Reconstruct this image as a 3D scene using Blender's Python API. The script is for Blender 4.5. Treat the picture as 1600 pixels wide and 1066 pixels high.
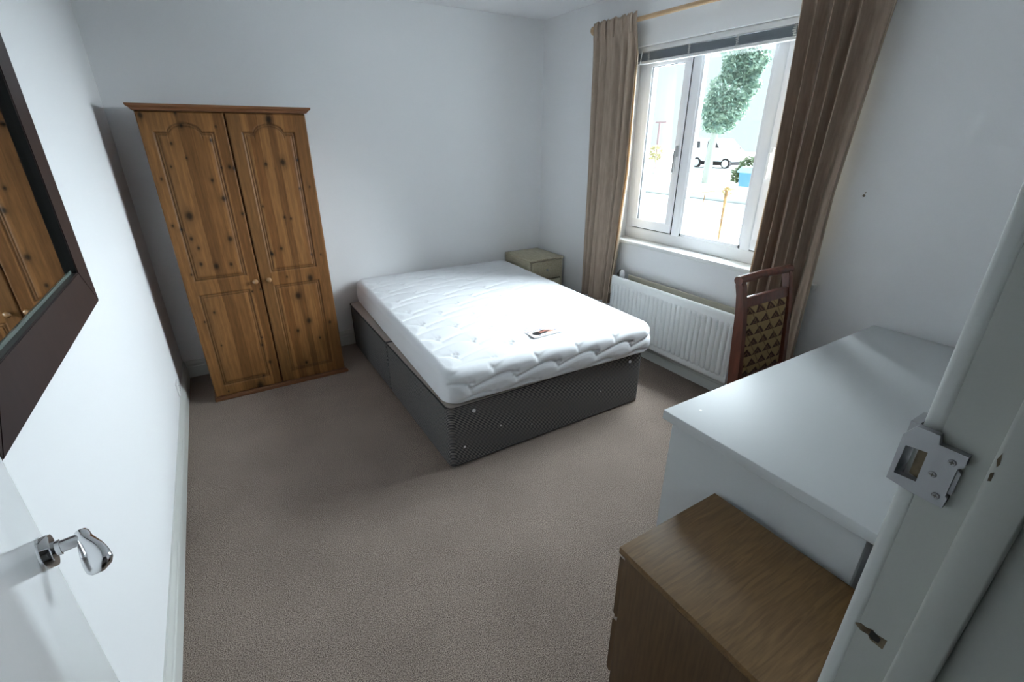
import bpy, bmesh, math, random
import numpy as np
from mathutils import Vector, Matrix
random.seed(7); rng = np.random.default_rng(7)
PI = math.pi
S = bpy.context.scene
for o in list(bpy.data.objects): bpy.data.objects.remove(o)
C = S.collection

# ------------------------------------------------------------------ camera
cam = bpy.data.cameras.new('camera'); cam.sensor_width = 36; cam.lens = 36*733.57/1600
cam.clip_start = 0.01; cam.clip_end = 300
co = bpy.data.objects.new('camera', cam); C.objects.link(co)
co.location = (0, 0, 1.58)
co.rotation_euler = (math.radians(90-23.4755), 0, -math.radians(31.66))
S.camera = co

# ------------------------------------------------------------------ world, sun, exposure
def lin(r, g, b):
    f = lambda c: (c/255/12.92 if c <= 10.3 else ((c/255+.055)/1.055)**2.4)
    return (f(r), f(g), f(b), 1)
w = bpy.data.worlds.new('overcast_sky'); S.world = w; w.use_nodes = True
bg = w.node_tree.nodes['Background']; bg.inputs[0].default_value = (.76, .94, 1.0, 1); bg.inputs[1].default_value = .74
def sun(name, strength, ang, elev, azi, col):
    l = bpy.data.lights.new(name, 'SUN'); l.energy = strength; l.angle = math.radians(ang); l.color = col
    o = bpy.data.objects.new(name, l); C.objects.link(o)
    e, a = math.radians(elev), math.radians(azi)
    d = Vector((math.cos(e)*math.cos(a), math.cos(e)*math.sin(a), math.sin(e)))   # towards the sky patch
    o.rotation_euler = d.to_track_quat('Z', 'Y').to_euler()
sun('bright_cloud_cover', 45, 94, 27, 2, (.83, .91, 1.0))
S.view_settings.view_transform = 'Standard'; S.view_settings.look = 'None'
S.view_settings.gamma = 1; S.view_settings.use_curve_mapping = False
S.view_settings.exposure = 0.85

# ------------------------------------------------------------------ materials
def mat(name, col, rough=.6, metal=0, spec=.5, noise=None, bump=None, coat=0):
    m = bpy.data.materials.new(name); m.use_nodes = True; nt = m.node_tree
    b = nt.nodes['Principled BSDF']; b.inputs['Base Color'].default_value = col
    b.inputs['Roughness'].default_value = rough; b.inputs['Metallic'].default_value = metal
    b.inputs['Specular IOR Level'].default_value = spec; b.inputs['Coat Weight'].default_value = coat
    tc = nt.nodes.new('ShaderNodeTexCoord')
    if noise:      # (scale, colour2, detail, stretch)
        sc, c2, det, st = noise
        mp = nt.nodes.new('ShaderNodeMapping'); mp.inputs['Scale'].default_value = st
        nt.links.new(tc.outputs['Object'], mp.inputs[0])
        n = nt.nodes.new('ShaderNodeTexNoise'); n.inputs['Scale'].default_value = sc; n.inputs['Detail'].default_value = det
        nt.links.new(mp.outputs[0], n.inputs['Vector'])
        r = nt.nodes.new('ShaderNodeValToRGB'); r.color_ramp.elements[0].position = .35; r.color_ramp.elements[1].position = .65
        r.color_ramp.elements[0].color = col; r.color_ramp.elements[1].color = c2
        nt.links.new(n.outputs['Fac'], r.inputs[0]); nt.links.new(r.outputs[0], b.inputs['Base Color'])
    if bump:       # (scale, strength, distance)
        n2 = nt.nodes.new('ShaderNodeTexNoise'); n2.inputs['Scale'].default_value = bump[0]; n2.inputs['Detail'].default_value = 4
        nt.links.new(tc.outputs['Object'], n2.inputs['Vector'])
        bp = nt.nodes.new('ShaderNodeBump'); bp.inputs['Strength'].default_value = bump[1]; bp.inputs['Distance'].default_value = bump[2]
        nt.links.new(n2.outputs['Fac'], bp.inputs['Height']); nt.links.new(bp.outputs[0], b.inputs['Normal'])
    return m
def attr_mat(name, rough, grain=None, bump=None, spec=.5, coat=0):
    """colour from the mesh's own 'col' attribute, times a fine stretched grain"""
    m = mat(name, (1, 1, 1, 1), rough, 0, spec, None, bump, coat); nt = m.node_tree; b = nt.nodes['Principled BSDF']
    a = nt.nodes.new('ShaderNodeAttribute'); a.attribute_name = 'col'
    if grain:
        tc = nt.nodes.new('ShaderNodeTexCoord'); mp = nt.nodes.new('ShaderNodeMapping'); mp.inputs['Scale'].default_value = grain[0]
        n = nt.nodes.new('ShaderNodeTexNoise'); n.inputs['Scale'].default_value = grain[1]; n.inputs['Detail'].default_value = 5
        nt.links.new(tc.outputs['Object'], mp.inputs[0]); nt.links.new(mp.outputs[0], n.inputs['Vector'])
        mr = nt.nodes.new('ShaderNodeMapRange'); mr.inputs[1].default_value = .3; mr.inputs[2].default_value = .7
        mr.inputs[3].default_value = 1-grain[2]; mr.inputs[4].default_value = 1+grain[2]
        nt.links.new(n.outputs['Fac'], mr.inputs[0])
        mx = nt.nodes.new('ShaderNodeVectorMath'); mx.operation = 'SCALE'
        nt.links.new(a.outputs['Color'], mx.inputs[0]); nt.links.new(mr.outputs[0], mx.inputs['Scale'])
        nt.links.new(mx.outputs[0], b.inputs['Base Color'])
    else: nt.links.new(a.outputs['Color'], b.inputs['Base Color'])
    return m
M = {}
M['wall'] = mat('wall_paint', (.84, .84, .845, 1), .85, spec=.2, bump=(90, .12, .002))
M['ceil'] = mat('ceiling_paint', (.86, .86, .87, 1), .9, spec=.2, bump=(90, .1, .002))
M['gloss'] = mat('white_gloss_paint', (.72, .73, .71, 1), .3, bump=(40, .08, .002))
M['jamb'] = mat('worn_gloss_hall_tint', (.48, .49, .45, 1), .38, noise=(9, (.53, .54, .50, 1), 3, (1, 1, .3)), bump=(30, .1, .002))  # worn paint; dim greenish hallway light is put into its colour
M['skirt'] = mat('skirting_paint', (.66, .67, .64, 1), .4)
M['door'] = mat('door_paint', (.78, .79, .80, 1), .16, bump=(14, .05, .003), coat=.4)
M['upvc'] = mat('white_upvc', (.93, .93, .95, 1), .35)
M['gasket'] = mat('black_gasket', (.02, .02, .02, 1), .6)
M['chrome'] = mat('polished_chrome', (.75, .75, .76, 1), .07, 1)
M['steel'] = mat('satin_steel', (.40, .40, .41, 1), .42, .9)
M['dark_metal'] = mat('dark_screw_metal', (.16, .15, .13, 1), .4, .8)
M['bare'] = mat('bare_wood', lin(128, 114, 92), .8, noise=(60, lin(84, 66, 46), 3, (1, 1, 1)))
M['hole'] = mat('recess_dark', (.02, .017, .014, 1), .9)
M['pine'] = attr_mat('knotty_pine', .5, ((14, 14, 1.2), 9, .18), (30, .05, .002), spec=.25)
M['pine2'] = mat('pine_edge', lin(128, 84, 52), .45, noise=(6, lin(102, 65, 40), 4, (1.2, 14, 14)))
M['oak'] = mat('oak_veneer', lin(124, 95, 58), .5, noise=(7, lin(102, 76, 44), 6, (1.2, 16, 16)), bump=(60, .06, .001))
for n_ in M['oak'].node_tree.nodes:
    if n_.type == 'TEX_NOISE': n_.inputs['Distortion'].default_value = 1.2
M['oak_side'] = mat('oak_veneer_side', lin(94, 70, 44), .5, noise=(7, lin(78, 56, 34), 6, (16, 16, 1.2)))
M['beech'] = mat('pale_wood_foil', lin(196, 188, 162), .5, noise=(8, lin(178, 169, 142), 5, (10, 1.5, 10)))
M['white_lam'] = mat('white_laminate', (.56, .575, .575, 1), .52, spec=.4)
M['rad'] = mat('radiator_enamel', (.76, .77, .76, 1), .35)
M['rad_old'] = mat('yellowed_enamel', (.66, .62, .50, 1), .45)
M['mahog'] = mat('red_brown_wood', lin(116, 64, 47), .32, noise=(6, lin(92, 49, 35), 4, (9, 9, 1.2)), coat=.3)
M['uphol'] = attr_mat('triangle_weave', .9, ((60, 60, 60), 8, .15), (300, .3, .001))
M['frame'] = mat('dark_brown_frame', lin(50, 37, 36), .42, noise=(5, lin(42, 31, 30), 3, (1, 8, 1)))
M['frame_in'] = mat('black_rebate', (.012, .012, .012, 1), .3)
M['mirror'] = mat('mirror_silver', (.86, .88, .87, 1), .015, 1)
M['plastic'] = mat('white_plastic', (.78, .78, .78, 1), .35)
M['rod'] = mat('pole_wood', lin(190, 160, 126), .5, noise=(6, lin(172, 140, 104), 3, (10, 1, 10)))
M['blind'] = mat('grey_blind_slats', lin(150, 158, 165), .4)
M['tape'] = mat('ladder_cord', (.7, .7, .68, 1), .8)
M['mattress'] = mat('quilted_white_fabric', (.78, .79, .81, 1), .85, spec=.15, bump=(900, .15, .0005))
M['matt_side'] = mat('plain_mattress_border', (.62, .60, .58, 1), .9, spec=.1)
M['platform'] = mat('beige_platform_cloth', lin(168, 158, 150), .9)
M['piping'] = mat('dark_piping', lin(48, 46, 46), .8)
M['label'] = attr_mat('printed_label', .5)

def stripes():
    m = mat('striped_divan_cloth', (1, 1, 1, 1), .85, spec=.15); nt = m.node_tree; b = nt.nodes['Principled BSDF']
    tc = nt.nodes.new('ShaderNodeTexCoord'); sp = nt.nodes.new('ShaderNodeSeparateXYZ'); nt.links.new(tc.outputs['Object'], sp.inputs[0])
    a = nt.nodes.new('ShaderNodeMath'); a.operation = 'MULTIPLY'; a.inputs[1].default_value = 2*PI/.0092
    s = nt.nodes.new('ShaderNodeMath'); s.operation = 'SINE'
    r = nt.nodes.new('ShaderNodeValToRGB'); r.color_ramp.elements[0].position = .62; r.color_ramp.elements[1].position = .86
    r.color_ramp.elements[0].color = lin(48, 51, 56); r.color_ramp.elements[1].color = lin(150, 146, 140)
    mr = nt.nodes.new('ShaderNodeMapRange'); mr.inputs[1].default_value = -1
    nt.links.new(sp.outputs['Z'], a.inputs[0]); nt.links.new(a.outputs[0], s.inputs[0]); nt.links.new(s.outputs[0], mr.inputs[0])
    nt.links.new(mr.outputs[0], r.inputs[0]); nt.links.new(r.outputs[0], b.inputs['Base Color'])
    return m
M['stripe'] = stripes()
def carpet():
    m = mat('beige_carpet', (1, 1, 1, 1), .95, spec=.05); nt = m.node_tree; b = nt.nodes['Principled BSDF']
    tc = nt.nodes.new('ShaderNodeTexCoord')
    n = nt.nodes.new('ShaderNodeTexNoise'); n.inputs['Scale'].default_value = 280; n.inputs['Detail'].default_value = 3
    r = nt.nodes.new('ShaderNodeValToRGB'); r.color_ramp.elements[0].position = .36; r.color_ramp.elements[1].position = .64
    r.color_ramp.elements[0].color = lin(86, 74, 67); r.color_ramp.elements[1].color = lin(176, 160, 148)
    n3 = nt.nodes.new('ShaderNodeTexNoise'); n3.inputs['Scale'].default_value = 3.5; n3.inputs['Detail'].default_value = 3
    mr = nt.nodes.new('ShaderNodeMapRange'); mr.inputs[1].default_value = .3; mr.inputs[2].default_value = .7; mr.inputs[3].default_value = .92; mr.inputs[4].default_value = 1.07
    mx = nt.nodes.new('ShaderNodeVectorMath'); mx.operation = 'SCALE'
    for q in (n, n3): nt.links.new(tc.outputs['Object'], q.inputs['Vector'])
    nt.links.new(n.outputs['Fac'], r.inputs[0]); nt.links.new(n3.outputs['Fac'], mr.inputs[0])
    nt.links.new(r.outputs[0], mx.inputs[0]); nt.links.new(mr.outputs[0], mx.inputs['Scale']); nt.links.new(mx.outputs[0], b.inputs['Base Color'])
    bp = nt.nodes.new('ShaderNodeBump'); bp.inputs['Strength'].default_value = .7; bp.inputs['Distance'].default_value = .004
    nt.links.new(n.outputs['Fac'], bp.inputs['Height']); nt.links.new(bp.outputs[0], b.inputs['Normal'])
    return m
M['carpet'] = carpet()
def glass():
    m = bpy.data.materials.new('window_glass'); m.use_nodes = True; nt = m.node_tree
    for n in list(nt.nodes):
        if n.type != 'OUTPUT_MATERIAL': nt.nodes.remove(n)
    t = nt.nodes.new('ShaderNodeBsdfTransparent'); t.inputs[0].default_value = (.95, .97, .96, 1)
    g = nt.nodes.new('ShaderNodeBsdfGlossy'); g.inputs['Roughness'].default_value = .01
    mx = nt.nodes.new('ShaderNodeMixShader'); mx.inputs[0].default_value = .06
    nt.links.new(t.outputs[0], mx.inputs[1]); nt.links.new(g.outputs[0], mx.inputs[2])
    nt.links.new(mx.outputs[0], nt.nodes['Material Output'].inputs[0]); return m
M['glass'] = glass()
def cloth(name, col, col2, trans):
    m = mat(name, col, .9, spec=.1, noise=(70, col2, 3, (1, 1, .15))); nt = m.node_tree; b = nt.nodes['Principled BSDF']
    t = nt.nodes.new('ShaderNodeBsdfTranslucent'); t.inputs[0].default_value = (col[0]*1.15, col[1]*1.05, col[2]*.95, 1)
    mx = nt.nodes.new('ShaderNodeMixShader'); mx.inputs[0].default_value = trans
    nt.links.new(b.outputs[0], mx.inputs[1]); nt.links.new(t.outputs[0], mx.inputs[2]); nt.links.new(mx.outputs[0], nt.nodes['Material Output'].inputs[0])
    return m
M['curtain'] = cloth('taupe_curtain_cloth', lin(184, 165, 148), lin(168, 150, 134), .16)
M['lining'] = cloth('cream_curtain_lining', lin(200, 186, 166), lin(190, 176, 156), .35)
M['leaf'] = mat('street_tree_leaves', (.17, .27, .23, 1), .7, noise=(5, (.40, .50, .38, 1), 3, (1, 1, 1)))
M['bark'] = mat('tree_bark', (.30, .31, .27, 1), .9)
M['hedge'] = mat('hedge_leaves', (.07, .11, .05, 1), .7, noise=(5, (.13, .17, .08, 1), 3, (1, 1, 1)))
M['yellow_leaf'] = mat('yellow_shrub_leaves', (.38, .34, .16, 1), .7)
M['van'] = mat('white_van_paint', (.7, .72, .72, 1), .3)
M['tyre'] = mat('tyre_rubber', (.012, .010, .012, 1), .8)
M['van_glass'] = mat('dark_van_glass', (.015, .016, .018, 1), .25)
M['bin'] = mat('blue_bin_plastic', (.03, .13, .26, 1), .5)
M['bin_lid'] = mat('pale_blue_lid_plastic', (.18, .32, .38, 1), .5)
M['rust'] = mat('rusty_railing', (.16, .085, .035, 1), .8, noise=(9, (.30, .19, .07, 1), 3, (1, 1, 1)))
M['pink_post'] = mat('faded_red_post', (.20, .12, .13, 1), .7)
M['render'] = mat('garden_wall_render', (.90, .91, .90, 1), .9)
M['paving'] = mat('pale_paving', (.50, .52, .53, 1), .9, noise=(2, (.54, .56, .56, 1), 3, (1, 1, 1)))

# ------------------------------------------------------------------ builders
def box(bm, x0, x1, y0, y1, z0, z1, bev=0, seg=2):
    t = bmesh.new(); bmesh.ops.create_cube(t, size=1)
    for v in t.verts: v.co = Vector(((x0+x1)/2+v.co.x*(x1-x0), (y0+y1)/2+v.co.y*(y1-y0), (z0+z1)/2+v.co.z*(z1-z0)))
    if bev: bmesh.ops.bevel(t, geom=list(t.edges), offset=bev, segments=seg, affect='EDGES', profile=.5)
    me = bpy.data.meshes.new('t'); t.to_mesh(me); t.free(); bm.from_mesh(me); bpy.data.meshes.remove(me); return bm
def cyl(bm, p, q, r, r2=None, n=16, caps=True):
    p, q = Vector(p), Vector(q); r2 = r if r2 is None else r2; d = (q-p).normalized()
    u = d.orthogonal().normalized(); v = d.cross(u)
    A = [bm.verts.new(p+(u*math.cos(2*PI*i/n)+v*math.sin(2*PI*i/n))*r) for i in range(n)]
    B = [bm.verts.new(q+(u*math.cos(2*PI*i/n)+v*math.sin(2*PI*i/n))*r2) for i in range(n)]
    for i in range(n): bm.faces.new((A[i], A[(i+1) % n], B[(i+1) % n], B[i]))
    if caps: bm.faces.new(A[::-1]); bm.faces.new(B)
    return bm
def sweep(bm, pts, radii, n=14, flat=None):
    """tube through pts; radii (a,b) pairs: a across 'flat' axis direction"""
    rings = []
    for i, p in enumerate(pts):
        p = Vector(p); d = (Vector(pts[min(i+1, len(pts)-1)])-Vector(pts[max(i-1, 0)])).normalized()
        u = (Vector(flat) if flat else d.orthogonal()); u = (u-d*u.dot(d)).normalized(); v = d.cross(u)
        a, b = radii[i] if isinstance(radii[i], tuple) else (radii[i], radii[i])
        rings.append([bm.verts.new(p+u*a*math.cos(2*PI*k/n)+v*b*math.sin(2*PI*k/n)) for k in range(n)])
    for A, B in zip(rings, rings[1:]):
        for i in range(n): bm.faces.new((A[i], A[(i+1) % n], B[(i+1) % n], B[i]))
    bm.faces.new(rings[0][::-1]); bm.faces.new(rings[-1]); return bm
def prism(bm, poly, axis, a, b, bev=0):
    """extrude a polygon (2-D) along axis from a to b"""
    f = {'x': lambda u, v, t: (t, u, v), 'y': lambda u, v, t: (u, t, v), 'z': lambda u, v, t: (u, v, t)}[axis]
    A = [bm.verts.new(f(u, v, a)) for u, v in poly]; B = [bm.verts.new(f(u, v, b)) for u, v in poly]; n = len(poly)
    fs = [bm.faces.new(A[::-1]), bm.faces.new(B)]
    for i in range(n): bm.faces.new((A[i], A[(i+1) % n], B[(i+1) % n], B[i]))
    return bm
def link(name, me, m, parent=None):
    o = bpy.data.objects.new(name, me); C.objects.link(o)
    if m: me.materials.append(m)
    if parent:
        o.parent = parent
        o.matrix_parent_inverse = Matrix.Translation(-(parent_world(parent)))
    return o
def parent_world(p):
    return p.location.copy() if p.parent is None else Vector((0, 0, 0))
def obj(name, bm, m, parent=None, smooth=False, ang=35):
    bmesh.ops.recalc_face_normals(bm, faces=bm.faces)
    me = bpy.data.meshes.new(name); bm.to_mesh(me); bm.free()
    if smooth:
        me.polygons.foreach_set('use_smooth', [True]*len(me.polygons))
        me.set_sharp_from_angle(angle=math.radians(ang))
    return link(name, me, m, parent)
def bobj(name, m, parent, *dims, bev=0, seg=2):
    return obj(name, box(bmesh.new(), *dims, bev=bev, seg=seg), m, parent, smooth=bool(bev), ang=50)
def thing(name, label, cat, loc=(0, 0, 0), group=None):
    o = bpy.data.objects.new(name, None); C.objects.link(o); o.location = loc; o.empty_display_size = .1
    o['label'] = label; o['category'] = cat
    if group: o['group'] = group
    return o
def tag(o, label, cat, group=None):
    o['label'] = label; o['category'] = cat
    if group: o['group'] = group
    return o
def struct(o): o['kind'] = 'structure'; return o
def grid_mesh(name, P, m, parent=None, col=None, close_u=False, smooth=True):
    """P: (nv,nu,3) array"""
    nv, nu, _ = P.shape; me = bpy.data.meshes.new(name)
    idx = np.arange(nv*nu).reshape(nv, nu)
    if close_u: idx = np.concatenate([idx, idx[:, :1]], 1)
    q = np.stack([idx[:-1, :-1], idx[:-1, 1:], idx[1:, 1:], idx[1:, :-1]], -1).reshape(-1, 4)
    me.vertices.add(nv*nu); me.vertices.foreach_set('co', P.reshape(-1).astype(np.float32))
    me.loops.add(q.size); me.loops.foreach_set('vertex_index', q.reshape(-1).astype(np.int32))
    me.polygons.add(len(q)); me.polygons.foreach_set('loop_start', (np.arange(len(q))*4).astype(np.int32))
    if smooth: me.polygons.foreach_set('use_smooth', np.ones(len(q), bool))
    me.update(calc_edges=True); me.validate()
    if col is not None:
        a = me.color_attributes.new('col', 'FLOAT_COLOR', 'POINT')
        c = np.concatenate([col.reshape(-1, 3), np.ones((nv*nu, 1))], 1); a.data.foreach_set('color', c.reshape(-1).astype(np.float32))
    return link(name, me, m, parent)
def L3(r, g, b): return np.array(lin(r, g, b)[:3])

# ================================================================== ROOM
XL, XR, YB, YF, ZC = -.415, 2.63, 3.76, .102, 2.46
WY0, WY1, WZ0, WZ1 = 1.24, 2.715, .85, 2.13           # window opening in wall_right
floor = struct(bobj('floor', M['carpet'], None, -1.6, XR+.02, -2.2, YB+.02, -.08, 0))
struct(bobj('ceiling', M['ceil'], None, -1.6, XR+.24, -2.2, YB+.14, ZC, ZC+.12))
struct(bobj('wall_back', M['wall'], None, XL-.14, XR+.24, YB, YB+.14, -.08, ZC))
struct(bobj('wall_left', M['wall'], None, XL-.14, XL, -.02, YB, -.08, ZC))
bm = bmesh.new()
for a in ((-.02, WY0, -.08, ZC), (WY1, YB, -.08, ZC), (WY0, WY1, -.08, WZ0), (WY0, WY1, WZ1, ZC)):
    box(bm, XR, XR+.24, a[0], a[1], a[2], a[3])
bmesh.ops.remove_doubles(bm, verts=bm.verts, dist=1e-5)
wall_r = struct(obj('wall_right', bm, M['wall']))
# small dark plug hole in the wall right of the curtain
bm = bmesh.new(); cyl(bm, (XR+.001, 1.093, 1.326), (XR-.0015, 1.093, 1.326), .006, n=10)
cyl(bm, (XR+.001, 1.089, 1.34), (XR-.001, 1.089, 1.34), .003, n=8)
obj('wall_plug_mark', bm, M['bare'], wall_r)
# front wall with the doorway
DX0, DX1, DZ = -.215, .53, 2.03
bm = bmesh.new()
box(bm, XL, DX0-.03, -.02, YF, -.08, ZC); box(bm, DX1+.03, XR, -.02, YF, -.08, ZC); box(bm, DX0-.03, DX1+.03, -.02, YF, DZ+.03, ZC)
struct(obj('wall_front', bm, M['wall']))
# hallway behind the camera
bm = bmesh.new(); box(bm, -1.6, -1.5, -2.2, -.02, 0, ZC); box(bm, -1.5, XL-.14, -.12, -.02, 0, ZC)
struct(obj('wall_hall_left', bm, M['wall']))
struct(bobj('wall_hall_right', M['wall'], None, 1.3, 1.4, -2.1, -.02, 0, ZC))
struct(bobj('wall_hall_back', M['wall'], None, -1.6, 1.4, -2.2, -2.1, 0, ZC))
# skirting boards
def skirt(name, pts, h=.125, t=.014):
    """pts: two floor points of the wall face + inward normal"""
    (x0, y0), (x1, y1), (nx, ny) = pts
    prof = [(0, 0), (t+.003, 0), (t+.003, h*.62), (t, h*.66), (t, h*.8), (t*.45, h), (0, h)]
    bm = bmesh.new()
    A = [bm.verts.new((x0+nx*a, y0+ny*a, z)) for a, z in prof]; B = [bm.verts.new((x1+nx*a, y1+ny*a, z)) for a, z in prof]
    n = len(prof); bm.faces.new(A[::-1]); bm.faces.new(B)
    for i in range(n): bm.faces.new((A[i], A[(i+1) % n], B[(i+1) % n], B[i]))
    return struct(obj(name, bm, M['skirt']))
skirt('baseboard_left', ((XL, YF+.001), (XL, YB), (1, 0)))
skirt('baseboard_back', ((XL+.018, YB), (XR-.018, YB), (0, -1)))
skirt('baseboard_right', ((XR, YF+.001), (XR, YB), (-1, 0)), h=.11)
skirt('baseboard_front', ((DX1+.075, YF), (XR-.018, YF), (0, 1)))

# ------------------------------------------------------------------ doorway lining on the right (camera side)
jb = struct(bobj('trim_1', M['jamb'], None, DX1, DX1+.03, -.06, YF, 0, DZ+.03))
bobj('door_stop', M['jamb'], jb, DX1-.012, DX1, .030, .0625, 0, DZ, bev=.003)
bm = bmesh.new(); box(bm, DX1+.004, DX1+.072, YF, YF+.016, 0, DZ+.075, bev=.005, seg=3)
obj('architrave', bm, M['gloss'], jb, smooth=True, ang=60)
bm = bmesh.new(); box(bm, DX1+.004, DX1+.072, -.036, -.02, 0, DZ+.075, bev=.005, seg=3)
obj('architrave', bm, M['gloss'], jb, smooth=True, ang=60)
# worn latch recess lower down and paint chips
bm = bmesh.new(); prism(bm, [(.105, 1.066), (.1, 1.071), (.094, 1.0705), (.0885, 1.0735), (.086, 1.071), (.0745, 1.0725), (.075, 1.0575), (.0875, 1.0585), (.091, 1.063), (.098, 1.0615)], 'x', DX1-.0004, DX1+.001)
chip = obj('latch_recess', bm, M['bare'], jb)
bm = bmesh.new(); prism(bm, [(.0895, 1.0725), (.083, 1.071), (.0795, 1.069), (.080, 1.062), (.087, 1.0605), (.090, 1.064)], 'x', DX1-.0007, DX1+.001)
obj('mortice_hole', bm, M['hole'], chip)
bm = bmesh.new(); prism(bm, [(.0592, 1.338), (.0575, 1.327), (.0588, 1.3235), (.0606, 1.331)], 'x', DX1-.0124, DX1-.011)
prism(bm, [(.0585, 1.3185), (.0605, 1.3165), (.0600, 1.3085), (.0580, 1.3095)], 'x', DX1-.0124, DX1-.011)
obj('paint_chip', bm, M['bare'], jb)
# keep of the night latch: plate with a square mouth, box part standing out into the room
keep = thing('latch_keep', 'satin metal night latch keep screwed to the white door frame', 'latch keep', (DX1, .1, 1.29))
hole = [(.1205, 1.3065), (.1035, 1.3085), (.1035, 1.2745), (.1215, 1.2735)]
outl = [(.118, 1.3295), (.1, 1.3295), (.0985, 1.3205), (.077, 1.320), (.077, 1.308), (.0805, 1.305), (.0805, 1.274), (.0785, 1.272), (.079, 1.2605), (.104, 1.2612), (.1255, 1.2645), (.1255, 1.3165)]
def ringface(bm, outl, hole, x0, x1):
    # outline has 12 points, hole 4: bridge by quads/tris through a face with a cut
    Vo = [[bm.verts.new((x, *p)) for p in outl] for x in (x0, x1)]; Vh = [[bm.verts.new((x, *p)) for p in hole] for x in (x0, x1)]
    for s in (0, 1):
        o, h = Vo[s], Vh[s]
        fs = [(o[0], o[1], h[1], h[0]), (o[1], o[2], o[3], o[4], o[5], h[1]), (h[1], o[5], o[6], h[2]), (o[6], o[7], o[8], o[9], h[2]), (h[2], o[9], o[10], h[3]), (h[3], o[10], o[11], h[0]), (o[11], o[0], h[0])]
        for f in fs: bm.faces.new(f if s else f[::-1])
    n = len(outl)
    for i in range(n): bm.faces.new((Vo[0][i], Vo[0][(i+1) % n], Vo[1][(i+1) % n], Vo[1][i]))
    for i in range(4): bm.faces.new((Vh[0][i], Vh[1][i], Vh[1][(i+1) % 4], Vh[0][(i+1) % 4]))
bm = bmesh.new(); ringface(bm, outl, hole, DX1-.008, DX1-.0002)
obj('plate', bm, M['steel'], keep)
bm = bmesh.new()
box(bm, DX1-.0001, DX1+.028, .1185, .1255, 1.263, 1.329); box(bm, DX1-.0001, DX1+.028, .1185, .1255, 1.263, 1.329)
bm.clear()
box(bm, DX1-.0002, DX1+.03, .1215, .1255, 1.2645, 1.3175)      # far wall of the box
box(bm, DX1-.0002, DX1+.03, .1185, .1255, 1.3085, 1.3290)      # top
box(bm, DX1-.0002, DX1+.03, .1185, .1255, 1.2620, 1.2725)      # bottom
obj('box', bm, M['steel'], keep)
for (y, z) in ((.0855, 1.309), (.0945, 1.2895), (.0865, 1.2702)):
    bm = bmesh.new(); cyl(bm, (DX1-.0078, y, z), (DX1-.0092, y, z), .0034, .0026, n=18)
    sc_ = obj('screw', bm, M['steel'], keep, smooth=True)
    bm = bmesh.new(); box(bm, DX1-.0095, DX1-.0090, y-.0019, y+.0019, z-.0005, z+.0005); box(bm, DX1-.0095, DX1-.0090, y-.0005, y+.0005, z-.0019, z+.0019)
    obj('cross_slot', bm, M['dark_metal'], sc_)
bm = bmesh.new(); prism(bm, [(.0805, 1.303), (.0775, 1.300), (.0775, 1.277), (.0805, 1.275)], 'x', DX1-.005, DX1-.0002)
obj('release_tab', bm, M['steel'], keep)
bm = bmesh.new(); prism(bm, [(.104, 1.2745), (.104, 1.308), (.112, 1.306), (.112, 1.277)], 'x', DX1-.0012, DX1-.0003)
obj('worn_wood', bm, M['bare'], jb)
struct(bobj('trim_2', M['jamb'], None, DX0-.03, DX0, -.06, YF, 0, DZ+.03))
struct(bobj('trim_3', M['jamb'], None, DX0, DX1, -.06, YF, DZ, DZ+.03))

# ------------------------------------------------------------------ the open door with its lever handle
HX, HY, DA = -.206, .116, math.radians(10)          # hinge and opening past square; built in the leaf's own frame
def leaf(name, bm, m, parent, **k):
    o = obj(name, bm, m, None, **k); o.parent = parent; return o
dr = struct(bobj('door_1', M['door'], None, -.042, 0, .004, .757, .006, DZ-.004, bev=.003))
dr.location = (HX, HY, 0); dr.rotation_euler = (0, 0, DA)
hx, hy, hz = 0, .703, 1.008
bm = bmesh.new(); sweep(bm, [(hx-.0005, hy, hz), (hx+.013, hy, hz), (hx+.015, hy, hz)], [.0255, .0255, .024], n=36)
rose = leaf('door_handle', bm, M['chrome'], dr, smooth=True, ang=40)
bm = bmesh.new(); cyl(bm, (hx+.014, hy, hz), (hx+.0225, hy, hz), .012, n=24); cyl(bm, (hx+.022, hy, hz), (hx+.052, hy, hz), .0098, n=24)
leaf('neck', bm, M['chrome'], rose, smooth=True, ang=40)
p0, p1 = Vector((hx+.047, hy+.010, hz+.006)), Vector((hx+.062, hy-.056, hz-.030))
pts, rad = [], []
for i in range(17):
    t = i/16; p = p0.lerp(p1, t); pts.append(tuple(p))
    a = .0095+.0115*max(0, math.sin(PI*(min(t, .97)-.18)/1.12))**1.1 if t > .18 else .0095
    b = .0100-.0015*t
    e = 1 if t < .86 else math.sqrt(max(.02, 1-((t-.86)/.145)**2))
    e2 = 1 if t > .06 else .8
    rad.append((a*e*e2, b*e*e2*(1+.5*t)))
bm = bmesh.new(); sweep(bm, pts, rad, n=24, flat=(1, .3, 1.2)); leaf('lever', bm, M['chrome'], rose, smooth=True, ang=60)

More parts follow.
